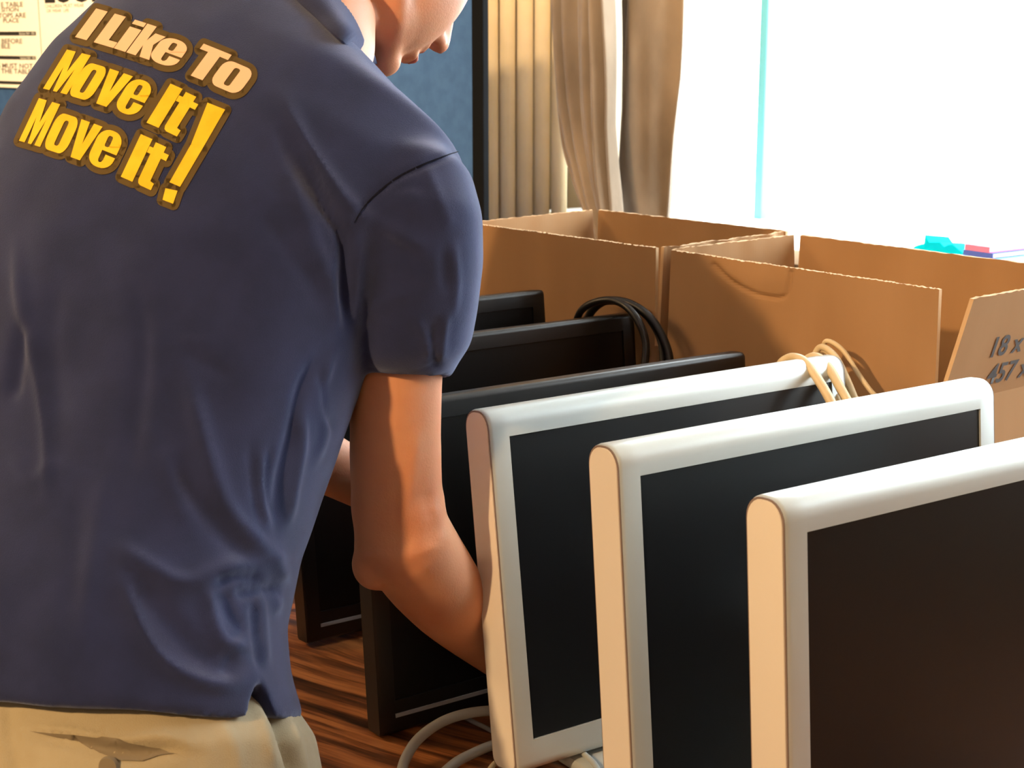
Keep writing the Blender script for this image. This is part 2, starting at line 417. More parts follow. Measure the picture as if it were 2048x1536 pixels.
    rel(obj('stand_hinge', bm, Mb, None, auto=40), root)
    return root, R
# white monitors: screen .408 x .284, screen upper-left corners from the survey
WBEZ = (.0205, .0205, .026, .030); WH = .284+.056; WW = .449; WT = .041
def white(sx, sy, sz, lean, label):
    z0 = sz+.68+TZ-math.cos(lean)*(WH-WBEZ[2]); y0 = sy-math.sin(lean)*(WH-WBEZ[2])
    return monitor(sx-WBEZ[0], y0, z0, lean, WW, WH, WT, .017, .010, WBEZ, M_silver, M_screen, M_side, False, label, 'silver framed monitors', base=(.31, .165, .014))
white(.7523, 1.1195, -.3499, .1402, 'silver framed monitor with cream cables slung over its top, forearm reaching behind it')
white(.7428, .9188, -.3379, .0987, 'silver framed monitor standing between two like it, screen corner seen at its right')
white(.7502, .7407, -.3379, .0785, 'silver framed monitor nearest the camera, cut off by the right and lower frame edges')
BW, BH, BT = .4955, .3314, .026
def black(sx, sy, sz, lean, label, strip=True):
    z0 = sz+.68+TZ-math.cos(lean)*BH; y0 = sy-math.sin(lean)*BH
    return monitor(sx, y0, max(z0, TZ+.002), lean, BW, BH, BT, .006, .004, (.019, .019, .021, .034), M_black, M_screen_b, None, strip, label, 'black monitors', base=(.22, .11, .012))
black(.6823, 1.2719, -.3457, .0813, 'black monitor directly behind the silver ones, grey line along its lower frame')
black(.728, 1.5329, -.3432, .1112, 'black monitor with black cables looped over its right corner, second black one back')
black(.672, 1.655, -.324, .11, 'black monitor farthest back, only its upper right corner showing before the carton')

# ------------------------------------------------------------------ cables
def cab(name, pts, r, m, label, group=None):
    V, F = tube_data(smooth_path(pts, 8), r, 12); o = new_mesh(name, V, F, m, None, True)
    return tag(o, label, 'cable', group)
CC = [
 ([(1560, 760, 1.66), (1562, 728, 1.655), (1585, 715, 1.64), (1612, 726, 1.61), (1640, 765, 1.585), (1665, 810, 1.57), (1690, 870, 1.57), (1700, 950, 1.58)], .0050),
 ([(1606, 750, 1.67), (1612, 722, 1.665), (1632, 714, 1.65), (1655, 732, 1.62), (1680, 775, 1.60), (1702, 818, 1.59), (1720, 880, 1.59), (1722, 950, 1.6)], .0050),
 ([(1622, 740, 1.69), (1630, 708, 1.69), (1645, 694, 1.68), (1672, 715, 1.655), (1695, 760, 1.635), (1716, 812, 1.62), (1740, 870, 1.62), (1745, 950, 1.62)], .0036),
 ([(1640, 760, 1.70), (1646, 700, 1.70), (1655, 682, 1.69), (1685, 700, 1.68), (1715, 745, 1.67), (1740, 780, 1.66), (1764, 806, 1.66), (1800, 860, 1.66)], .0027),
 ([(1650, 730, 1.69), (1652, 716, 1.68), (1662, 724, 1.655), (1668, 770, 1.63), (1682, 818, 1.615), (1690, 880, 1.61)], .0026),
 ([(1634, 735, 1.69), (1640, 702, 1.69), (1662, 712, 1.67), (1680, 755, 1.645), (1706, 790, 1.63), (1728, 812, 1.63), (1750, 880, 1.63)], .0026),
]
lb = ['thick cream cable hanging leftmost over the silver monitor top', 'thick cream cable second from left over the silver monitor top',
      'medium cream cable in the middle of the bundle on the silver monitor', 'thin cream cable arching highest, ending farthest right on the silver monitor',
      'thin cream cable dropping straight down over the dark screen corner', 'thin cream cable crossing between the thicker ones of the bundle']
for (pts, r), l in zip(CC, lb): cab('monitor_cable', [P(*p) for p in pts], r, M_cream_cable, l, 'cream cables over the silver monitor')
for pts, r, l in [
 ([(1150, 650, 2.02), (1162, 622, 2.0), (1185, 606, 1.985), (1220, 600, 1.965), (1252, 613, 1.94), (1278, 645, 1.925), (1292, 690, 1.92), (1286, 745, 1.92), (1270, 800, 1.92)], .0048, 'black cable looping over the black monitor corner, inner loop'),
 ([(1170, 650, 2.03), (1185, 620, 2.01), (1212, 602, 1.99), (1255, 606, 1.965), (1292, 628, 1.94), (1320, 665, 1.93), (1338, 715, 1.925), (1340, 780, 1.92)], .0056, 'black cable looping over the black monitor corner, outermost loop'),
 ([(1160, 655, 2.04), (1190, 612, 2.02), (1225, 598, 2.0), (1268, 609, 1.975), (1300, 642, 1.95), (1322, 690, 1.94), (1326, 760, 1.93)], .0036, 'thin black cable beside the outer loop on the black monitor corner')]:
    cab('monitor_cable', [P(*p) for p in pts], r, M_blk_cable, l, 'black cables over the black monitor')
def T(px, py, z=TZ):
    d = FW + RT*(px-1024)/FPX - UP*(py-768)/FPX; return CAM + d*((z-CAM[2])/d[2])
cab('monitor_cable', [T(800, 1570, TZ+.006), T(808, 1525, TZ+.012), T(835, 1480, TZ+.02), T(880, 1446, TZ+.03), T(930, 1428, TZ+.035), T(985, 1421, TZ+.035), T(1050, 1420, TZ+.03), T(1120, 1425, TZ+.02)], .0052, M_grey_cable, 'grey cable arching over the table below the near black monitor')
cab('monitor_cable', [T(860, 1575, TZ+.006), T(905, 1530, TZ+.006), T(950, 1505, TZ+.008), T(1000, 1485, TZ+.008), T(1060, 1465, TZ+.006), T(1120, 1450, TZ+.006)], .0050, M_grey_cable, 'grey cable lying on the table, running under the silver monitor corner')
cab('monitor_cable', [T(960, 1575, TZ+.004), T(985, 1532, TZ+.004), T(1008, 1516, TZ+.004), T(1060, 1480, TZ+.004), T(1110, 1470, TZ+.02)], .0028, M_cream_cable, 'thin cream cable on the table beside the silver monitor corner')
cab('monitor_cable', [T(930, 1436, TZ+.003), T(960, 1450, TZ+.003), T(1000, 1468, TZ+.003), T(1060, 1480, TZ+.003)], .0024, M_grey_cable, 'thin grey cable in the shade under the grey arched cable')
cab('monitor_cable', [T(1150, 1490, TZ+.018), T(1165, 1505, TZ+.018), T(1190, 1530, TZ+.018), T(1210, 1570, TZ+.018)], .0028, M_silver, 'thin white cable crossing the silver monitor base')
for k, (py, ll) in enumerate(((1130, 'thin dark cable seen in the gap beside the shirt, upper one'), (1178, 'thin dark cable seen in the gap beside the shirt, lower one'))):
    cab('monitor_cable', [P(500, py+12, 1.80), P(545, py+4, 1.79), P(600, py-4, 1.78), P(680, py, 1.78)], .0022, M_blk_cable, ll)

# ------------------------------------------------------------------ cartons
def panel(bm, a, b, c, d, n, th):
    """quad a,b,c,d extruded by th along n, subdivided a little"""
    q = [Vector(map(float, p)) for p in (a, b, c, d)]; n = Vector(n).normalized()*th
    v = [bm.verts.new(p) for p in q]+[bm.verts.new(p+n) for p in q]
    bm.faces.new(v[:4]); bm.faces.new(v[4:][::-1])
    for k in range(4): bm.faces.new((v[k], v[(k+1) % 4], v[4+(k+1) % 4], v[4+k]))
def flap(name, p0, p1, up, n, h, i0, i1, mat_, root, wave=0, ragged=0, th=.005, seed=0, bend=0, nx=48, nz=8, dent=None):
    """flap standing on hinge p0-p1, i0/i1 inset of its top corners"""
    r = np.random.default_rng(seed); p0 = np.array(p0, float); p1 = np.array(p1, float); up = np.array(up, float); up /= np.linalg.norm(up); n = np.array(n, float)
    ax = (p1-p0)/np.linalg.norm(p1-p0); L = np.linalg.norm(p1-p0)
    V = []; F = []
    ph = r.random(3)*6
    for s in (0, 1):
        for j in range(nz+1):
            for i in range(nx+1):
                u = i/nx; v = j/nz
                x = i0*v+(L-(i0+i1)*v)*u; rg = (ragged*(r.random()-.5) if j == nz else 0)
                o = wave*v*(math.sin(u*19+ph[0])*.6+math.sin(u*33+ph[1])*.4)+bend*v*v
                V.append(p0+ax*x+up*(h*v+rg)+n*(o+s*th))
    W_ = nx+1; K = W_*(nz+1)
    for j in range(nz):
        for i in range(nx):
            a = j*W_+i; F.append((a, a+1, a+W_+1, a+W_)); F.append((K+a, K+a+W_, K+a+W_+1, K+a+1))
    E_ = []
    for i in range(nx): F.append((i, K+i, K+i+1, i+1)); a = nz*W_+i; F.append((a, a+1, K+a+1, K+a)); E_.append(len(F)-1)
    for j in range(nz):
        a = j*W_; F.append((a, a+W_, K+a+W_, K+a)); E_.append(len(F)-1); a = j*W_+nx; F.append((a, K+a, K+a+W_, a+W_)); E_.append(len(F)-1)
    o = new_mesh(name, V, F, mat_, None); o.data.materials.append(M_cardedge)
    for e in E_: o.data.polygons[e].material_index = 1
    return rel(o, root)
DENT = [([(1428, 530), (1470, 566), (1520, 590), (1566, 594), (1578, 572), (1582, 545)], 3.0, 5), ([(1470, 545), (1520, 560), (1560, 556)], -2.5, 26)]
def carton(x0, x1, y0, y1, hz, label, spl_r=0.0, far_m=None, seed=1, fh=.127, wave_r=0, fl=(1, 1, 1, 1), end_m=None, rot=0):
    root = tag(empty('cardboard_box', ((x0+x1)/2, (y0+y1)/2, TZ)), label, 'box', 'open cartons behind the monitors')
    th = .005; bm = bmesh.new()
    box(bm, (x0, y0, TZ+.001), (x1, y1, TZ+.006)); box(bm, (x0, y0, TZ+.006), (x0+th, y1, hz)); box(bm, (x1-th, y0, TZ+.006), (x1, y1, hz))
    box(bm, (x0+th, y0, TZ+.006), (x1-th, y0+th, hz)); box(bm, (x0+th, y1-th, TZ+.006), (x1-th, y1, hz))
    rel(obj('box_body', bm, M_card, None), root)
    g = .004
    fN = flap('flap', (x0, y1-g, hz), (x0, y0+g, hz), (0, 0, 1), (1, 0, 0), fh, .004, .002, M_card, root, .002, .0015, seed=seed, nx=180, nz=50)
    flap('flap', (x1-th, y1-g, hz), (x1-th, y0+g, hz), (0, 0, 1), (1, 0, 0), fh, .004, .002, M_card, root, .001, .0015, seed=seed+1)
    em = M_card
    f3 = flap('flap', (x0+g, y0+th, hz), (x1-g, y0+th, hz), (0, -spl_r, 1), (0, -1, 0), fh, .012 if not spl_r else -.0, .01, em, root, wave_r, .0015, seed=seed+2)
    f4 = flap('flap', (x0+g, y1, hz), (x1-g, y1, hz), (0, .02, 1), (0, -1, 0), fh, .008, .008, em, root, .001, .0015, seed=seed+3)
    root.rotation_euler.z = rot; bpy.context.view_layer.update()
    mw = fN.matrix_world; vv = [mw @ v.co for v in fN.data.vertices]; q_ = pj(np.array([tuple(v) for v in vv]))
    for pl, amp, wd in DENT:
        d_, t_ = polydist(q_[:, 0], q_[:, 1], [tuple(a) for a in smooth_path([np.array(p, float) for p in pl], 5)])
        for v, dd in zip(fN.data.vertices, d_): v.co.x += amp*.001*math.exp(-(dd/wd)**2)
    return root, f3, f4
HZ = 1.045
carton(1.214, 1.484, 1.524, 1.904, HZ, 'open cardboard box at the far left, its end against the gathered drape', seed=3, wave_r=.006, rot=math.radians(8))
rootB, fR, fL = carton(1.260, 1.510, 1.088, 1.504, HZ, 'open cardboard box nearer the window, printed numbers on its splayed end flap', spl_r=.28, seed=9, rot=math.radians(5))
# printed sizes on the near end flap
def text_mesh(s, size, mat_, mtx, name='printed_text', bold=.0, sx=1.0, shear=0.0, align='LEFT', th=.0):
    cu = bpy.data.curves.new('t', 'FONT'); cu.body = s; cu.size = size; cu.offset = bold; cu.align_x = align; cu.shear = shear; cu.resolution_u = 3; cu.extrude = th
    o = bpy.data.objects.new('t', cu); C.objects.link(o)
    dg = bpy.context.evaluated_depsgraph_get(); me = bpy.data.meshes.new_from_object(o.evaluated_get(dg)); bpy.data.objects.remove(o)
    me.transform(mtx @ Matrix.Diagonal((sx, 1, 1, 1))); me.materials.clear(); me.materials.append(mat_); me.name = name
    ob = bpy.data.objects.new(name, me); C.objects.link(ob); return ob

# ------------------------------------------------------------------ partition with notices
pr = off(CAM, 0, 0, 0)+(FW+RT*(972-1024)/FPX)*3.05; pr[2] = 0
ang = YAW+math.radians(48); bd = np.array([math.cos(ang), math.sin(ang), 0]); bn = np.array([-bd[1], bd[0], 0])
if np.dot(bn, -HF) < 0: bn = -bn
part = tag(empty('partition_board', tuple(pr+bd*.9)), 'blue felt partition board with black frame behind the person, notices pinned to it', 'partition')
def bbox(name, s0, s1, z0, z1, t0, t1, m, root=part, bev=0):
    bm = bmesh.new(); box(bm, (s0, t0, z0), (s1, t1, z1), bev)
    mt = Matrix(((bd[0], bn[0], 0, pr[0]), (bd[1], bn[1], 0, pr[1]), (0, 0, 1, 0), (0, 0, 0, 1)))
    bmesh.ops.transform(bm, matrix=mt, verts=bm.verts); o = obj(name, bm, m, None)
    return rel(o, root) if root else o
bbox('felt_panel', .02, 2.25, .2, 1.62, -.006, .006, M_blue)
bbox('frame', -.004, .026, .0, 1.65, -.007, .009, M_frame, bev=.002); bbox('frame', 2.24, 2.29, 0, 1.65, -.022, .022, M_frame)
bbox('frame', .036, 2.24, 1.62, 1.65, -.02, .022, M_frame); bbox('frame', .036, 2.24, .17, .2, -.02, .022, M_frame)
for s in (.0, 2.265): bbox('foot', s-.02, s+.02, 0, .025, -.2, .2, M_frame)
def on_board(px, py, out=.0):
    d = FW + RT*(px-1024)/FPX - UP*(py-768)/FPX; o = pr+bn*out; k = np.dot(o-CAM, bn)/np.dot(d, bn); p = CAM+d*k
    return np.dot(p-pr, bd), p[2]
s_gap, _ = on_board(79, 40, .014); _, zb = on_board(40, 176, .014); s_l, _ = on_board(-60, 100); 
n1 = tag(empty('notice_sheet', tuple(pr+bd*(s_gap+.12)+ZU*(zb+.1)+bn*.013)), 'white notice sheet with three blocks of capitals between black bars, at the left edge', 'notice')
n2 = tag(empty('notice_sheet', tuple(pr+bd*(s_gap-.12)+ZU*(zb+.1)+bn*.013)), 'white notice sheet with big black heading, right of the barred sheet', 'notice')
bbox('paper', s_gap+.003, s_gap+.30, zb, min(zb+.46, 1.60), .0125, .0145, M_paper, n1); bbox('paper', s_gap-.29, s_gap-.002, zb, min(zb+.46, 1.60), .0125, .0145, M_paper, n2)
def bmat(px, py, out=.0150):
    s, z = on_board(px, py, out); o = pr+bd*s+ZU*z+bn*out; o[2] = z
    return Matrix(((-bd[0], 0, bn[0], o[0]), (-bd[1], 0, bn[1], o[1]), (0, 1, 0, o[2]), (0, 0, 0, 1))), s, z
for (a, b) in ((63, 71), (112, 119), (163, 169)):
    _, s0, z0 = bmat(-40, b); _, s1, z1 = bmat(72, b); _, _, z2 = bmat(40, a); _, _, z3 = bmat(40, b)
    bbox('black_bar', s1, s0, z3, z2, .0142, .0152, M_bar, n1)
for s, px, py, c in [('E TABLE', 46, 13, 11), ('SITION', 38, 23, 10), ('TOPS ARE', 52, 35, 11), ('PLACE', 38, 45, 10), ('BEFORE', 45, 87, 11), ('BLE', 21, 97, 11), ('S MUST NOT', 66, 137, 11), ('THE TABLE', 63, 148, 11)]:
    m, _, _ = bmat(px, py); ob = text_mesh(s, c*.00158*.98, M_text, m, bold=.0003, align='RIGHT', sx=1.75); rel(ob, n1)
for s, px, py in [('Sticker Ref - 002', 70, 69), ('Sticker Ref - 003', 72, 118.5), ('Sticker Ref', 70, 168)]:
    m, _, _ = bmat(px, py, .0156); ob = text_mesh(s, .0085, M_paper, m, align='RIGHT', sx=1.3); rel(ob, n1)
m, _, _ = bmat(88, 4); rel(text_mesh('LOOK', .075, M_bar, m, bold=.003, sx=1.3), n2)
m, _, _ = bmat(90, 16); rel(text_mesh('CHILDREN MUST WEAR', .0125, M_text, m, sx=1.3), n2)
m, _, _ = bmat(93, 25); rel(text_mesh('OR WEAR  LIFE', .0115, M_text, m, sx=1.3), n2)

# ------------------------------------------------------------------ blind and drapes near the window
XB = X1-.16
vb = tag(empty('vertical_blind', (XB, 3.0, 0)), 'cream vertical blind of rounded vanes stacked beside the black framed board', 'blind')
xs_px = [970, 1009, 1043, 1078, 1112, 1147]
ys = [on_x(x, 300, XB)[1] for x in xs_px]; wv = abs(ys[1]-ys[2])
ys = [ys[0]+wv*k for k in (4, 3, 2, 1)]+ys
for k, yy in enumerate(ys[:-1]):
    V = []; F = []; n = 14
    y_b = ys[k+1] if k >= 4 else yy-wv
    for s in (0, 1):
        for z in (.12, 2.35):
            for i in range(n+1):
                u = i/n; bulge = math.sin(PI*u)**.6*.025
                V.append((XB-bulge-u*.022+s*.0012, yy+(y_b-yy)*(u*1.06), z))
    m_ = n+1
    for i in range(n):
        F.append((i, i+1, m_+i+1, m_+i)); F.append((2*m_+i, 3*m_+i, 3*m_+i+1, 2*m_+i+1)); F.append((i, 2*m_+i, 2*m_+i+1, i+1)); F.append((m_+i, m_+i+1, 3*m_+i+1, 3*m_+i))
    F += [(0, m_, 3*m_, 2*m_), (n, 2*m_+n, 3*m_+n, m_+n)]
    rel(new_mesh('vane', V, F, M_blind, None, True), vb)
rel(boxo('headrail', (XB-.03, ys[-1]-.02, 2.35), (XB+.03, ys[0]+.05, 2.4), M_sill, None, .003), vb)
def drape(px_l, px_r, X, nf, amp, label, seed, ztop=2.5, zbot=.4, phase=0):
    """px_l / px_r: outlines as [(py, px)], giving where the cloth hangs and gathers at each height"""
    r = np.random.default_rng(seed); nz, nx = 90, 170
    pl = np.array(sorted(px_l)); prr = np.array(sorted(px_r)); V = []
    j0 = r.random(8)*6
    for j in range(nz+1):
        z = ztop+(zbot-ztop)*j/nz
        # height -> image row at this wall
        d0 = on_x(1200, 0, X); dz = (on_x(1200, 400, X)[2]-d0[2])/400; py = (z-d0[2])/dz
        a = on_x(np.interp(py, pl[:, 0], pl[:, 1]), py, X)[1]; b = on_x(np.interp(py, prr[:, 0], prr[:, 1]), py, X)[1]
        for i in range(nx+1):
            u = i/nx; uu = u+.012*math.sin(z*5+j0[0]+u*6)
            ph = uu*nf*2*PI+phase+.5*math.sin(z*2.1+j0[1]+u*3)
            dx = amp*(math.sin(ph)+.28*math.sin(2.3*ph+j0[2]))+.004*math.sin(z*14+u*17+j0[3])*math.sin(u*9+j0[4]+z*3)
            V.append((X+dx, a+(b-a)*u, z))
    W_ = nx+1; F = [(j*W_+i, j*W_+i+1, (j+1)*W_+i+1, (j+1)*W_+i) for j in range(nz) for i in range(nx)]
    o = new_mesh('curtain', V, F, M_drape, None, True); s = o.modifiers.new('s', 'SOLIDIFY'); s.thickness = .003
    return tag(o, label, 'curtain', 'taupe curtains beside the window')
drape([(-400, 1100), (0, 1112), (100, 1118), (200, 1124), (300, 1142), (400, 1172), (470, 1205), (900, 1240)],
      [(-400, 1222), (0, 1224), (250, 1224), (330, 1230), (400, 1236), (470, 1240), (900, 1270)], X1-.335, 4.6, .024, 'taupe velvet curtain gathered in tight folds, sweeping right beside the cream blind', 4)
drape([(-400, 1226), (0, 1230), (250, 1226), (400, 1236), (470, 1240), (900, 1270)],
      [(-400, 1375), (0, 1356), (150, 1348), (300, 1330), (420, 1315), (900, 1290)], X1-.22, 1.25, .030, 'wide taupe velvet curtain with soft folds against the bright window', 8, phase=1.2)

# ------------------------------------------------------------------ things on the sill
XS = X1-.03
def sill(px, py): return on_x(px, py, XS)
sh = [(1865, 468), (1873, 483), (1895, 483), (1903, 492), (1912, 488), (1920, 487), (1942, 505), (1945, 511), (1828, 511), (1830, 500), (1850, 489), (1863, 486)]
bm = bmesh.new(); sh = [sill(*p) for p in sh]
v0 = [bm.verts.new((XS-.02, p[1], max(p[2], WZ0+.002))) for p in sh]; v1 = [bm.verts.new((XS+.05, p[1]+.004, WZ0+.002+(max(p[2], WZ0+.002)-WZ0-.002)*.8)) for p in sh]
bm.faces.new(v0); bm.faces.new(v1[::-1])
for k in range(len(sh)): bm.faces.new((v0[k], v0[(k+1) % len(sh)], v1[(k+1) % len(sh)], v1[k]))
tag(obj('plastic_bag', bm, M_cyan), 'crumpled bright cyan plastic bag on the sunlit windowsill', 'bag')
ybk = on_x(1998, 490, XS)[1]; zz = WZ0+.001
for k, (m_, h_, l_) in enumerate([(M_navy, .012, 'dark blue book at the bottom of the small pile on the windowsill'), (M_ltblue, .012, 'light blue book in the middle of the small pile on the windowsill'),
                                  (M_navy, .009, 'dark blue book just below the pink one on the windowsill'), (M_pink, .010, 'pink book on top of the small pile on the windowsill')]):
    r_ = tag(empty('book', (XS, ybk, zz)), l_, 'book', 'books on the windowsill')
    sft = .008*k
    rel(boxo('pages', (XS-.05, ybk-.045+sft, zz+.0015), (XS+.045, ybk+.038-sft*.4, zz+h_-.0015), M_paper), r_)
    bm = bmesh.new(); box(bm, (XS-.052, ybk-.047+sft, zz), (XS+.047, ybk+.04-sft*.4, zz+.0015)); box(bm, (XS-.052, ybk-.047+sft, zz+h_-.0015), (XS+.047, ybk+.04-sft*.4, zz+h_))
    box(bm, (XS-.0535, ybk-.047+sft, zz), (XS-.052, ybk+.04-sft*.4, zz+h_)); rel(obj('cover', bm, m_, None), r_)
    zz += h_+.0005

# ------------------------------------------------------------------ person
pers = tag(empty('person', tuple(np.append(P(170, 1450, 1.2)[:2], 0))), 'person in navy polo shirt and beige trousers bending over the table, reaching behind a monitor', 'person')
def se_ring(Lp, Rp, b, spine, n=200, p=2.3, hem=None):
    Lp = np.asarray(Lp); Rp = np.asarray(Rp); c = (Lp+Rp)/2; e1 = (Rp-Lp)/2; e2 = np.cross(spine, e1); e2 /= np.linalg.norm(e2)
    if np.dot(e2, HF) < 0: e2 = -e2
    out = []
    for k in range(n):
        a = 2*PI*k/n; ca, sa = math.cos(a), math.sin(a)
        x = math.copysign(abs(ca)**(2/p), ca); y = math.copysign(abs(sa)**(2/p), sa)
        q = c+e1*x+e2*y*(b if sa < 0 else b*1.05)
        if hem: q = q+spine*hem(a)
        out.append(q)
    return out
TR = [ # L(px,py) R(px,py) dL dR b
 ((500, -190), (711, 74), 1.44, 1.37, .046),
 ((395, -170), (748, 150), 1.45, 1.35, .066),
 ((330, -62), (850, 246), 1.45, 1.32, .088),
 ((226, 38), (924, 306), 1.44, 1.30, .102),
 ((128, 142), (905, 420), 1.42, 1.28, .115),
 ((52, 265), (810, 560), 1.40, 1.26, .122),
 ((-12, 425), (735, 660), 1.38, 1.25, .124),
 ((-70, 610), (688, 780), 1.36, 1.24, .124),
 ((-95, 780), (655, 890), 1.34, 1.23, .122),
 ((-120, 930), (614, 990), 1.31, 1.215, .120),
 ((-145, 1050), (576, 1075), 1.29, 1.20, .118),
 ((-165, 1120), (560, 1150), 1.28, 1.19, .120),
 ((-195, 1200), (545, 1235), 1.26, 1.18, .124),
 ((-228, 1290), (556, 1330), 1.25, 1.17, .128),
 ((-240, 1372), (583, 1442), 1.245, 1.165, .132),
]
Ls = [P(*l, a) for l, r, a, d, b in TR]; Rs = [P(*r, d) for l, r, a, d, b in TR]; cs = [(a+b)/2 for a, b in zip(Ls, Rs)]
rings = []
for i in range(len(TR)):
    sp = cs[max(i-2, 0)]-cs[min(i+2, len(TR)-1)]; sp /= np.linalg.norm(sp)
    hem = None
    if i == len(TR)-1:
        def hem(a):   # side vent: a small V notch just behind the right side
            d = abs((a-math.radians(345)+PI) % (2*PI)-PI); return .032*max(0, 1-d/.12)
    rings.append(se_ring(Ls[i], Rs[i], TR[i][4], sp, hem=hem))
spine_l = (cs[-3]-cs[-1]); spine_l /= np.linalg.norm(spine_l)
parts = [loft_data(rings, True, (0, spine_l*.015))]
# sleeve tube, given by its outlines on the right arm
SL = [((815, 285), 75, 1.285), ((818, 335), 125, 1.28), ((826, 420), 138, 1.27), ((829, 520), 137, 1.275), ((823, 610), 132, 1.285), ((814, 690), 123, 1.295), ((804, 732), 102, 1.30), ((801, 756), 92, 1.30)]
rr = []
for k, ((x, y), h, d) in enumerate(SL):
    tilt = (0, .1, .25, .3, .3, .2, .12, .10)[k]; a = P(x-h, y-h*tilt*.6, d+.01); b = P(x+h, y+h*tilt*.2, d-.01)
    ax = P(*SL[max(k-1, 0)][0], SL[max(k-1, 0)][2])-P(*SL[min(k+1, 7)][0], SL[min(k+1, 7)][2]); ax /= np.linalg.norm(ax)
    rr.append(se_ring(a, b, h*d/FPX*1.0, ax, 64, 2.15))
axd = P(800, 756, 1.3)-P(812, 690, 1.295)
parts.append(loft_data(rr, True, (0, -axd*1.2)))
# left sleeve, on the far side
ls0, ls1 = P(300, 215, 1.46), P(300, 520, 1.57)
parts.append(tube_data([ls0, ls0*.6+ls1*.4, ls1], [.046, .056, .056], 40))
V, F = merge(parts)
co, me = remesh(V, F, .0036)
e = edges_of(me); co = lap(co, e, 12)
SHIRT_FOLDS = [
 # around the shoulder and armpit
 ([(560, 190), (640, 330), (700, 410), (770, 455), (860, 505)], 4.5, 17), ([(720, 420), (790, 490), (850, 530)], -2.0, 16),
 ([(600, 300), (650, 400), (690, 480), (694, 570), (692, 660)], -9, 13), ([(720, 480), (708, 560), (705, 640)], 3, 12),
 ([(640, 500), (668, 590), (676, 660)], 2.0, 14),
 ([(560, 250), (640, 420), (670, 540)], -2.5, 22), ([(530, 240), (600, 400), (655, 560)], 2.2, 18),
 ([(520, 420), (590, 520), (650, 620)], -1.6, 16),
 # sleeve
 ([(830, 630), (850, 680), (862, 720)], 2.6, 9), ([(895, 620), (885, 680), (880, 725)], 2.6, 8), ([(872, 640), (868, 700), (872, 740)], -2.4, 8),
 ([(735, 640), (780, 600), (840, 590)], 1.6, 10), ([(780, 380), (830, 370), (850, 385)], -2.2, 10), ([(905, 480), (915, 560), (905, 640)], 2, 9), ([(890, 500), (893, 580)], -2, 9),
 ([(850, 320), (880, 400), (905, 460)], 1.5, 12),
 # waist and tail
 ([(375, 740), (392, 830), (420, 930), (455, 1020), (520, 1090), (562, 1140)], 5.0, 20), ([(340, 900), (400, 1000), (470, 1090), (530, 1125)], -3.5, 22),
 ([(225, 1085), (300, 1135), (370, 1165), (440, 1140), (515, 1128)], 5.0, 20), ([(430, 1165), (480, 1152), (530, 1160)], -4.5, 13),
 ([(240, 1140), (268, 1220), (310, 1300), (370, 1350), (450, 1372), (500, 1350)], 5.0, 16), ([(275, 1150), (320, 1220), (380, 1290), (450, 1335)], -5.0, 24),
 ([(415, 1170), (422, 1230), (450, 1285), (505, 1292)], 4.5, 14), ([(450, 1180), (462, 1230), (490, 1262)], -3, 14),
 ([(470, 1310), (450, 1350)], -3, 12),
 ([(330, 890), (350, 980), (380, 1050)], 2.5, 20), ([(270, 560), (290, 700), (270, 840), (262, 960)], -2.2, 18), ([(310, 640), (312, 780), (300, 900)], 1.6, 18),
 ([(360, 681), (425, 683)], 1.6, 7), ([(365, 695), (400, 720), (470, 760)], -1.8, 14),
 ([(30, 480), (45, 600), (75, 760), (92, 900), (95, 1000)], 4.0, 13), ([(52, 640), (40, 700), (20, 800)], -5.0, 14), ([(120, 560), (100, 700), (120, 860)], -2, 22),
 ([(210, 940), (190, 1080), (175, 1200), (160, 1290)], 1.8, 18), ([(150, 980), (150, 1100), (135, 1230)], -1.6, 18),
 ([(20, 900), (60, 960), (110, 930), (150, 960)], 1.5, 16),
 # side drawn towards the front
 ([(640, 700), (600, 770), (580, 860), (560, 960), (552, 1060)], -4.0, 12), ([(668, 700), (640, 780), (650, 860), (630, 930)], 3.0, 9), ([(640, 740), (645, 820), (668, 860)], -3.5, 7),
 ([(600, 820), (602, 900), (590, 980), (575, 1050)], 3.5, 9), ([(520, 900), (525, 980), (540, 1060)], 2.2, 8), ([(500, 880), (505, 960), (520, 1050)], -2, 8),
 ([(545, 880), (530, 960), (545, 1040)], -2.2, 8), ([(545, 1105), (562, 1140), (560, 1160)], 4, 14), ([(562, 1175), (520, 1180), (470, 1190)], -5, 12),
 ([(555, 1195), (548, 1225)], 3, 10), ([(520, 1180), (528, 1250), (535, 1330)], 2.2, 9), ([(505, 1200), (512, 1280), (520, 1340)], -2, 8),
 # seams: shoulder-sleeve seam, side seam, hem stitching
 ([(918, 300), (860, 325), (800, 352), (755, 385), (722, 420), (700, 470)], -3.6, 5),
 ([(0, 1345), (100, 1378), (200, 1402), (340, 1422), (490, 1418)], -1.2, 4),
 ([(700, 715), (750, 738), (820, 742), (890, 722)], -1.0, 4),
]
nr = normals(me, co); co = folds(co, nr, SHIRT_FOLDS)
# finer random cloth unevenness
def wob(co, amp, fr, seed):
    r = np.random.default_rng(seed); s = np.zeros(len(co))
    for _ in range(9):
        k = r.normal(size=3)*fr; s += np.sin(co@k+r.random()*6.28)
    return s/9*amp
nr = normals(me, co); co = co+nr*(wob(co, .004, 22, 3)+wob(co, .0012, 70, 5))[:, None]
co = lap(co, e, 1, .4)
shirt = finish('polo_shirt', me, co, M_shirt, None); rel(shirt, pers)
normals(shirt.data, co)
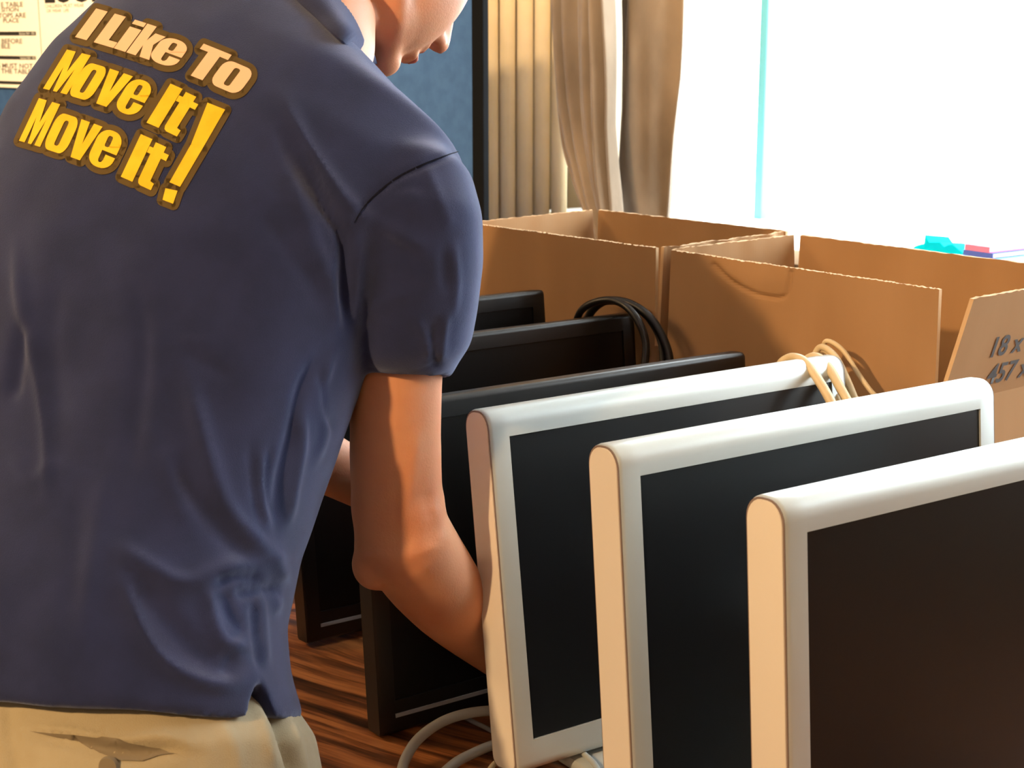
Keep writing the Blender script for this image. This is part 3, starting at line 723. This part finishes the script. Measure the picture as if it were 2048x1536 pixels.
# collar
bvh = BVHTree.FromPolygons([Vector(v) for v in co], [tuple(p.vertices) for p in shirt.data.polygons])
def hit_on(bv, px, py, dflt, out=0.0):
    d = FW + RT*(px-1024)/FPX - UP*(py-768)/FPX; L_ = np.linalg.norm(d); h_ = bv.ray_cast(Vector(CAM), Vector(d/L_))
    return np.array(h_[0]+h_[1]*out) if h_[0] else P(px, py, dflt)
def closed(pts, n=8):
    m_ = len(pts); q_ = [pts[(k-1) % m_] for k in range(m_+3)]; out_ = []
    for i in range(m_):
        p0, p1, p2, p3 = q_[i:i+4]
        for k in range(n):
            t = k/n; out_.append(.5*((2*p1)+(-p0+p2)*t+(2*p0-5*p1+4*p2-p3)*t*t+(-p0+3*p1-3*p2+p3)*t**3))
    return out_
fall = [P(505, -120, 1.40), hit_on(bvh, 545, -75, 1.345, .005), hit_on(bvh, 578, -10, 1.335, .004), hit_on(bvh, 628, 40, 1.335, .004), hit_on(bvh, 684, 92, 1.35, .004), P(734, 104, 1.385), P(744, 128, 1.45), P(690, 60, 1.54), P(600, -80, 1.56), P(520, -140, 1.48)]
topf = [P(565, -165, 1.415), P(592, -132, 1.375), P(645, -80, 1.352), P(692, -22, 1.352), P(722, 32, 1.372), P(741, 84, 1.405), P(744, 112, 1.455), P(706, 40, 1.52), P(640, -90, 1.53), P(580, -170, 1.47)]
cc = sum(topf)/10; low = sum(fall)/10
tin = [p+(cc-p)*.06+(cc-low)*.10 for p in topf]; inn = [p+(cc-p)*.16-(cc-low)*.25 for p in topf]
mid = [a*.45+b*.55+(a-low)*.06 for a, b in zip(fall, topf)]; fin = [p+FW*.014-(cc-low)*.05 for p in fall]
V, F = loft_data([closed(r) for r in (fin, fall, mid, topf, tin, inn)], False)
collar = new_mesh('collar', V, F, M_collar, None, True); rel(collar, pers)
collar.parent = shirt; collar.matrix_parent_inverse = Matrix()

# --- printed lettering on the back (flat shapes laid on the cloth)
def rrect(x0, x1, y0, y1, r, n=5):
    rx = min(r, (x1-x0)/2); ry = min(r, (y1-y0)/2); pts = []
    for cx, cy, a0 in ((x1-rx, y1-ry, 0), (x0+rx, y1-ry, 90), (x0+rx, y0+ry, 180), (x1-rx, y0+ry, 270)):
        for k in range(n+1):
            a = math.radians(a0+90*k/n); pts.append((cx+rx*math.cos(a), cy+ry*math.sin(a)))
    return pts
XH = .84
def e_shape():
    o = []
    def arc(cx, cy, rx, ry, a0, a1, n=6):
        return [(cx+rx*math.cos(math.radians(a0+(a1-a0)*k/n)), cy+ry*math.sin(math.radians(a0+(a1-a0)*k/n))) for k in range(n+1)]
    h = XH
    o += [(1, .38), (1, h-.26)]+arc(.55, h-.26, .45, .26, 0, 90)+arc(.45, h-.26, .45, .26, 90, 180)+arc(.45, .25, .45, .25, 180, 270)+arc(.55, .25, .45, .25, 270, 360)
    o += [(1, .31), (.6, .31), (.6, .17)]+arc(.5, .17, .09, .06, 0, -180, 4)+[(.4, .38)]
    return [o, rrect(.40, .60, .47, h-.12, .06)]
GL = {
 'I': [[(0, 0), (0, 1), (1, 1), (1, 0)]],
 'L': [[(0, 0), (0, 1), (.56, 1), (.56, .19), (1, .19), (1, 0)]],
 'i': [[(0, 0), (0, XH-.08), (1, XH-.08), (1, 0)], [(0, .86), (0, 1), (1, 1), (1, .86)]],
 'k': [[(0, 0), (0, 1), (.42, 1), (.42, .52), (.56, XH-.04), (1.02, XH-.04), (.78, .46), (1.04, 0), (.60, 0), (.42, .36), (.42, 0)]],
 'e': e_shape(),
 'o': [rrect(0, 1, -.01, XH, .27), rrect(.40, .60, .13, XH-.13, .07)],
 'T': [[(.29, 0), (.29, .82), (0, .82), (0, 1), (1, 1), (1, .82), (.71, .82), (.71, 0)]],
 'M': [[(0, 0), (0, 1), (.37, 1), (.50, .50), (.63, 1), (1, 1), (1, 0), (.73, 0), (.73, .60), (.58, 0), (.42, 0), (.27, .60), (.27, 0)]],
 'v': [[(.28, 0), (0, XH), (.40, XH), (.50, .34), (.60, XH), (1, XH), (.72, 0)]],
 't': [[(.20, .10), (.20, .70), (.02, .70), (.02, XH), (.20, XH), (.20, .97), (.72, .97), (.72, XH), (.98, XH), (.98, .70), (.72, .70), (.72, .17), (.92, .15), (.92, 0), (.38, 0), (.26, .03)]],
}
LN = [ # control points of the baseline, up vector, glyphs (char, x0, x1 at the baseline)
 (((152, 76), (297, 121), (457, 184)), (42, -57), [('I', 152, 175), ('L', 189, 228), ('i', 229, 252), ('k', 254, 298), ('e', 295, 348), ('T', 366, 422), ('o', 418, 476)], 'cream'),
 (((88, 179), (212, 215), (355, 275)), (48, -78), [('M', 88, 135), ('o', 135, 180), ('v', 181, 227), ('e', 226, 272), ('I', 294, 318), ('t', 318, 358)], 'yel'),
 (((40, 283), (158, 321), (305, 383)), (40, -85), [('M', 40, 82), ('o', 86, 130), ('v', 131, 173), ('e', 172, 219), ('I', 243, 266), ('t', 266, 306)], 'yel'),
]
polys = {'cream': [], 'yel': []}
for pts3, b, gl, colr in LN:
    cf = np.polyfit([p[0] for p in pts3], [p[1] for p in pts3], 2)
    for ch, x0, x1 in gl:
        loops = []
        for lp in GL[ch]:
            loops.append([(x0+(x1-x0)*u+b[0]*v, np.polyval(cf, x0+(x1-x0)*u)+b[1]*v) for u, v in lp])
        polys[colr].append(loops)
polys['yel'].append([[(416, 207), (451, 221), (405, 300), (361, 375), (340, 366), (383, 290)]])
polys['yel'].append([[(332, 378), (356, 383), (347, 409), (326, 401)]])
def lay(name, loopsets, m, out, grow=0, step=9, bv=None, par=None):
    bv = bv or bvh; par = par or shirt
    bm = bmesh.new()
    if grow:
        for loops in loopsets:
            lp = loops[0]; n = len(lp)
            for k in range(n):
                a = np.array(lp[k]); b = np.array(lp[(k+1) % n]); d = b-a; L = np.linalg.norm(d)
                if L < 1e-3: continue
                ang_ = math.atan2(d[1], d[0]); pts = []
                for s in range(9): t_ = ang_+PI/2+PI*s/8; pts.append(a+grow*np.array([math.cos(t_), math.sin(t_)]))
                for s in range(9): t_ = ang_-PI/2+PI*s/8; pts.append(b+grow*np.array([math.cos(t_), math.sin(t_)]))
                bm.faces.new([bm.verts.new((p[0], p[1], 0)) for p in pts])
    for loops in loopsets:
        es = []
        for lp in (loops[:1] if grow else loops):
            vs = [bm.verts.new((x, y, 0)) for x, y in lp]
            es += [bm.edges.new((vs[k], vs[(k+1) % len(vs)])) for k in range(len(vs))]
        bmesh.ops.triangle_fill(bm, use_beauty=True, use_dissolve=False, edges=es)
    xs = [v.co.x for v in bm.verts]; yy = [v.co.y for v in bm.verts]
    for ax_, lo, hi in ((0, min(xs), max(xs)), (1, min(yy), max(yy))):
        c = lo+step
        while c < hi:
            pn = (1, 0, 0) if ax_ == 0 else (0, 1, 0)
            bmesh.ops.bisect_plane(bm, geom=bm.verts[:]+bm.edges[:]+bm.faces[:], plane_co=(c, c, 0), plane_no=pn); c += step
    for v in bm.verts:
        d = FW + RT*(v.co.x-1024)/FPX - UP*(v.co.y-768)/FPX; d = d/np.linalg.norm(d)
        hit = bv.ray_cast(Vector(CAM), Vector(d))
        v.co = hit[0]+hit[1]*out if hit[0] else Vector(P(v.co.x, v.co.y, 1.3))
    for f in bm.faces:
        if f.normal.dot(Vector(FW)) > 0: f.normal_flip()
    me_ = bpy.data.meshes.new(name); bm.to_mesh(me_); bm.free(); me_.materials.append(m); o = bpy.data.objects.new(name, me_); C.objects.link(o)
    for p in me_.polygons: p.use_smooth = True
    o.parent = par; return o
def strip(pl, wd):
    pl = smooth_path([np.array(p, float) for p in pl], 6); lo = []; hi = []
    for k, p in enumerate(pl):
        t_ = pl[min(k+1, len(pl)-1)]-pl[max(k-1, 0)]; t_ = t_/np.linalg.norm(t_); n_ = np.array([-t_[1], t_[0]]); w_ = wd*(.35+.65*min(1, 4*min(k, len(pl)-1-k)/len(pl)))
        lo.append(tuple(p+n_*w_)); hi.append(tuple(p-n_*w_))
    return [lo+hi[::-1]]
M_thread = mat('dark_navy_thread', (20, 22, 36), .95, 0, .1)
lay('shoulder_seam', [strip([(917, 303), (880, 316), (840, 332), (795, 355), (755, 386), (725, 418), (708, 446)], 2.2)], M_thread, .0005)
lay('print_border', polys['cream']+polys['yel'], M_olive, .0006, 12, 9)
lay('yellow_lettering', polys['yel'], M_yellow, .0012)
lay('cream_lettering', polys['cream'], M_cream, .0012)

# --- trousers
TRR = [((-190, 1215), (465, 1260), 1.255, 1.20, .098), ((-200, 1300), (512, 1335), 1.25, 1.19, .106), ((-215, 1380), (556, 1400), 1.245, 1.18, .114), ((-225, 1470), (606, 1475), 1.24, 1.165, .124), ((-230, 1540), (626, 1570), 1.235, 1.165, .130), ((-225, 1650), (640, 1690), 1.235, 1.165, .125)]
rg = []
for l, r, a, d, b in TRR: rg.append(se_ring(P(*l, a), P(*r, d), b, spine_l, 80, 2.4))
parts = [loft_data(rg)]
hip = (P(-225, 1650, 1.235)+P(640, 1690, 1.165))/2; sd = P(640, 1690, 1.165)-P(-225, 1650, 1.235); sd[2] = 0; sd /= np.linalg.norm(sd)
fdir = np.cross(ZU, sd); fdir = fdir if np.dot(fdir, HF) > 0 else -fdir
for s in (-1, 1):
    top = hip+sd*s*.080-ZU*.05; knee = np.array([*(hip+sd*s*.11+fdir*.03)[:2], .50]); ank = np.array([*(hip+sd*s*.12-fdir*.02)[:2], .06])
    parts.append(tube_data(smooth_path([top, knee, ank], 6), [.098-.003*k for k in range(13)], 32))
V, F = merge(parts); co2, me2 = remesh(V, F, .0045); e2 = edges_of(me2); co2 = lap(co2, e2, 4)
nr2 = normals(me2, co2)
TF = [([(55, 1470), (120, 1478), (200, 1497), (270, 1506), (340, 1500), (385, 1512)], -5, 13), ([(40, 1455), (130, 1460), (230, 1480), (330, 1475), (390, 1500)], 3, 8),
      ([(525, 1385), (555, 1440), (575, 1500), (592, 1560)], -9, 10), ([(505, 1400), (530, 1460), (548, 1540)], 3, 10), ([(570, 1420), (596, 1480), (612, 1560)], 3, 8),
      ([(400, 1440), (395, 1500), (390, 1560)], -1, 4), ([(20, 1400), (20, 1480), (40, 1560)], -3, 12), ([(200, 1515), (230, 1530), (260, 1560)], 2, 8), ([(440, 1440), (470, 1500), (480, 1560)], 2.4, 14)]
co2 = folds(co2, nr2, TF); nr2 = normals(me2, co2); co2 = co2+nr2*wob(co2, .003, 30, 8)[:, None]
tro = finish('trousers', me2, co2, M_trouser, None); rel(tro, pers)
bv2 = BVHTree.FromPolygons([Vector(v) for v in co2], [tuple(p.vertices) for p in me2.polygons])
def surf(bv, px, py):
    d = FW + RT*(px-1024)/FPX - UP*(py-768)/FPX; h = bv.ray_cast(Vector(CAM), Vector(d/np.linalg.norm(d))); return h[0], h[1]
lay('pocket_lining', [[[(60, 1462), (150, 1468), (230, 1478), (320, 1496), (388, 1524), (350, 1508), (318, 1512), (285, 1524), (240, 1522), (200, 1508), (150, 1480)]]], M_pocket, .0012, 0, 9, bv2, tro)
h, nn = surf(bv2, 218, 1533)
if h:
    bm = bmesh.new(); bmesh.ops.create_cone(bm, cap_ends=True, segments=24, radius1=.0075, radius2=.0065, depth=.003)
    bmesh.ops.transform(bm, matrix=Matrix.Translation(h+nn*.0015) @ nn.to_track_quat('Z', 'Y').to_matrix().to_4x4(), verts=bm.verts)
    bt = obj('pocket_button', bm, M_pocket, None, auto=40); bt.parent = tro
for s in (-1, 1):
    ank = np.array([*(hip+sd*s*.12-fdir*.02)[:2], .05])
    V, F = merge([tube_data([ank-fdir*.03+ZU*-.005, ank+fdir*.08-ZU*.008, ank+fdir*.17-ZU*.014], [.042, .042, .034], 24), tube_data([ank+ZU*.05, ank], [.04, .043], 24)])
    cs_, ms_ = remesh(V, F, .005); cs_ = lap(cs_, edges_of(ms_), 3); cs_[:, 2] = np.maximum(cs_[:, 2], .002); rel(finish('shoe', ms_, cs_, M_shoe, None), pers)

# --- body: head, neck, trunk core, arms and hands as one skin
bp = []
hh = (RT*.70+HF*.714); bow = math.radians(48)
f_ = math.cos(bow)*hh-math.sin(bow)*ZU; u_ = math.cos(bow)*ZU+math.sin(bow)*hh; r_ = np.cross(f_, u_)
if np.dot(r_, -HF) < 0: r_ = -r_
chin = P(760, 160, 1.46); HC = chin-.078*f_+.108*u_
def hl(x, y, z): return HC+f_*x+r_*y+u_*z
AX = (f_, r_, u_)
bp.append(ellipsoid(hl(-.015, 0, .035), AX, (.098, .075, .088), 32, 20))      # cranium
bp.append(ellipsoid(hl(.030, 0, -.020), AX, (.062, .062, .085), 32, 20))      # face
bp.append(ellipsoid(hl(.022, 0, -.065), AX, (.052, .054, .044), 28, 16))      # lower cheeks
bp.append(ellipsoid(hl(.062, 0, -.094), AX, (.021, .024, .017), 20, 14))      # chin
bp.append(tube_data([hl(-.015, .054, -.055), hl(.03, .040, -.082), hl(.066, .008, -.098)], [.012, .011, .011], 16))
bp.append(tube_data([hl(-.015, -.054, -.055), hl(.03, -.040, -.082), hl(.066, -.008, -.098)], [.012, .011, .011], 16))
bp.append(tube_data([hl(.084, 0, .014), hl(.096, 0, -.010), hl(.105, 0, -.028)], [.008, .0088, .0105], 16))   # nose
bp.append(ellipsoid(hl(.094, .010, -.032), AX, (.011, .008, .008))); bp.append(ellipsoid(hl(.094, -.010, -.032), AX, (.011, .008, .008)))
bp.append(ellipsoid(hl(.083, 0, -.053), AX, (.010, .022, .008)))              # upper lip
bp.append(ellipsoid(hl(.080, 0, -.069), AX, (.011, .020, .008)))              # lower lip
bp.append(tube_data([hl(.076, -.03, .022), hl(.088, 0, .020), hl(.076, .03, .022)], [.009, .010, .009], 12))
for s in (-1, 1):
    bp.append(ellipsoid(hl(.055, s*.036, -.022), AX, (.018, .016, .018)))      # cheek bone
    bp.append(ellipsoid(hl(-.012, s*.076, -.012), AX, (.017, .007, .030)))     # ear
bp.append(tube_data([hl(-.030, 0, -.01), P(672, -30, 1.445), P(590, 120, 1.42)], [.054, .050, .046], 28))           # neck
bp.append(tube_data([P(600, 60, 1.38), P(480, 420, 1.33), P(300, 900, 1.28), P(200, 1250, 1.24)], [.07, .085, .085, .085], 32))
shR = P(795, 385, 1.28); bp.append(tube_data([P(560, 150, 1.37), P(700, 250, 1.32), shR], [.055,.048,.04], 24))
# right arm
el = P(808, 1088, 1.315)
bp.append(tube_data(smooth_path([shR, P(796, 600, 1.30), P(792, 770, 1.315), P(791, 900, 1.335), P(795, 1000, 1.35), P(806, 1075, 1.36)], 4),
                    [.040]*4+[.040]*4+[.0395]*4+[.0400]*4+[.0415]*4+[.0445], 28))
wr = P(1050, 1338, 1.565)
bp.append(tube_data(smooth_path([P(806, 1075, 1.36), P(858, 1150, 1.405), P(915, 1218, 1.468), P(990, 1286, 1.54), wr], 4),
                    [.0440, .0435, .043, .0425, .042, .041, .040, .039, .0375, .036, .0345, .033, .0315, .030, .029, .028, .027], 28))
bp.append(ellipsoid(P(752, 1128, 1.36), (RT, HF, ZU), (.022, .022, .024)))    # point of the elbow
def hand(w_, d_, palm_n, s=1, curl=.5, spread=.5):
    """w_ wrist, d_ pointing direction, palm_n palm normal; unequal fingers, thumb from the side of the palm"""
    d_ = d_/np.linalg.norm(d_); pn = palm_n-d_*np.dot(palm_n, d_); pn /= np.linalg.norm(pn); sd_ = np.cross(d_, pn)*s
    out = [tube_data([w_-d_*.01, w_+d_*.03], [.026, .028], 20)]
    for k in range(4):
        a0 = w_+d_*.015+sd_*(.024-.016*k)*.7; a1 = w_+d_*(.088-(.004, 0, .003, .010)[k])+sd_*(.032-.0213*k)
        out.append(tube_data([a0, a1], [.0140, .0115], 14))
        L = (.068, .078, .072, .056)[k]; dd = d_+sd_*(.14-.09*k)*spread; dd /= np.linalg.norm(dd)
        p = a1; pts = [p]; ang2 = curl*.6
        for j, fr in enumerate((.45, .30, .25)):
            v = dd*math.cos(ang2)+pn*math.sin(ang2); p = p+v*L*fr; pts.append(p); ang2 += curl
        out.append(tube_data(smooth_path(pts, 3), [.0092-.0003*q for q in range(10)], 14))
    b0 = w_+d_*.025+sd_*.022; td = d_*.55+sd_*.75+pn*.35; td /= np.linalg.norm(td)
    p1 = b0+td*.040; t2 = td+pn*curl*.5-sd_*.2; t2 /= np.linalg.norm(t2)
    out.append(tube_data(smooth_path([b0, p1, p1+t2*.030, p1+t2*.030+(t2+d_*.5)/1.5*.026], 3), [.0150, .0145, .0135, .0125, .0118, .0112, .0108, .0102, .0098, .0092], 14))
    return out
bp += hand(wr, np.array([1, .12, -.02]), np.array([0, -1.0, 0]), 1, .2)
# left arm, from behind the trunk
elL = P(420, 830, 1.62); wl = P(770, 985, 1.66)
bp.append(tube_data(smooth_path([P(560, 140, 1.40), P(400, 150, 1.43), P(310, 230, 1.46), P(300, 520, 1.57), elL], 4), [.046]*4+[.044]*4+[.042]*4+[.040]*4+[.040], 26))
bp.append(tube_data(smooth_path([elL, P(560, 885, 1.63), P(670, 935, 1.645), wl], 4), [.041, .042, .042, .041, .040, .038, .036, .034, .032, .031, .030, .029, .028], 26))
bp += hand(wl, wl-P(670, 935, 1.645), np.array([0, 0, -1.0]), -1, .45)
V, F = merge(bp); co3, me3 = remesh(V, F, .0028); e3 = edges_of(me3); co3 = lap(co3, e3, 7)
nr3 = normals(me3, co3)
SK = [([(835, 860), (822, 960), (805, 1040)], 1.6, 14), ([(870, 1010), (880, 1050), (878, 1085)], 1.2, 14), ([(850, 980), (862, 1040)], -1.0, 12), ([(730, 1120), (780, 1150), (840, 1140)], -1.2, 14),
      ([(808, 118), (828, 117)], -1.5, 4)]
co3 = folds(co3, nr3, SK)
body = finish('body', me3, co3, M_skin, None); rel(body, pers)
# lips, eyes and hair
def on_head(name, V, F, m):
    o = new_mesh(name, V, F, m, None, True); rel(o, pers); return o
V, F = merge([tube_data(smooth_path([hl(.075, s*.019, -.061), hl(.0875, s*.010, zz_), hl(.0895, 0, zz_)], 4), [.0022]*4+[.0034]*4+[.004], 12) for s in (-1, 1) for zz_ in (-.0545, -.068)])
on_head('lips', V, F, M_lip)
for s in (-1, 1):
    V, F = ellipsoid(hl(.066, s*.031, .004), AX, (.012, .012, .012)); on_head('eye', V, F, M_paper)
hp = [ellipsoid(hl(-.022, 0, .045), AX, (.103, .082, .094), 36, 22), ellipsoid(hl(-.055, 0, -.01), AX, (.065, .074, .07), 30, 18)]
for k in range(30):
    a = -1.1+2.2*k/29; rr0 = random.random()
    hp.append(tube_data(smooth_path([hl(.03*math.cos(a), .06*math.sin(a), .125), hl(.072*math.cos(a)+.012, .074*math.sin(a), .088), hl(.082*math.cos(a)+.010, .072*math.sin(a), .052+.01*rr0)], 3), [.011, .011, .010, .010, .009, .007, .003], 8))
V, F = merge(hp); ch_, mh_ = remesh(V, F, .004); ch_ = lap(ch_, edges_of(mh_), 2); nh_ = normals(mh_, ch_); ch_ = ch_+nh_*wob(ch_, .004, 160, 4)[:, None]
rel(finish('hair', mh_, ch_, M_hair, None), pers)

# printed box sizes on the splayed flap of the nearer carton
bpy.context.view_layer.update()
rz = Matrix.Rotation(math.radians(5), 3, 'Z'); upv = Vector((0, -.28, 1)).normalized()
fx = rz @ Vector((1, 0, 0)); fy = rz @ upv; fn = fx.cross(fy)
cB = Vector(((1.260+1.510)/2, (1.088+1.504)/2, 0)); fo = rz @ (Vector((1.264, 1.093-.005, HZ))-cB)+cB; fo.z = HZ
fo = fo+fn*.0009
inv = rootB.matrix_world.inverted()
for s_, px, py in (('18 x 18', 1974, 716), ('457 x 457', 1970, 770)):
    d = Vector(FW + RT*(px-1024)/FPX - UP*(py-768)/FPX); k = (fo-Vector(CAM)).dot(fn)/d.dot(fn); p = Vector(CAM)+d*k
    mt = Matrix(((fx.x, fy.x, fn.x, p.x), (fx.y, fy.y, fn.y, p.y), (fx.z, fy.z, fn.z, p.z), (0, 0, 0, 1)))
    ob = text_mesh(s_, .0345, M_ink, mt, sx=1.02, bold=.0006, shear=.02)
    ob.parent = rootB; ob.matrix_parent_inverse = inv
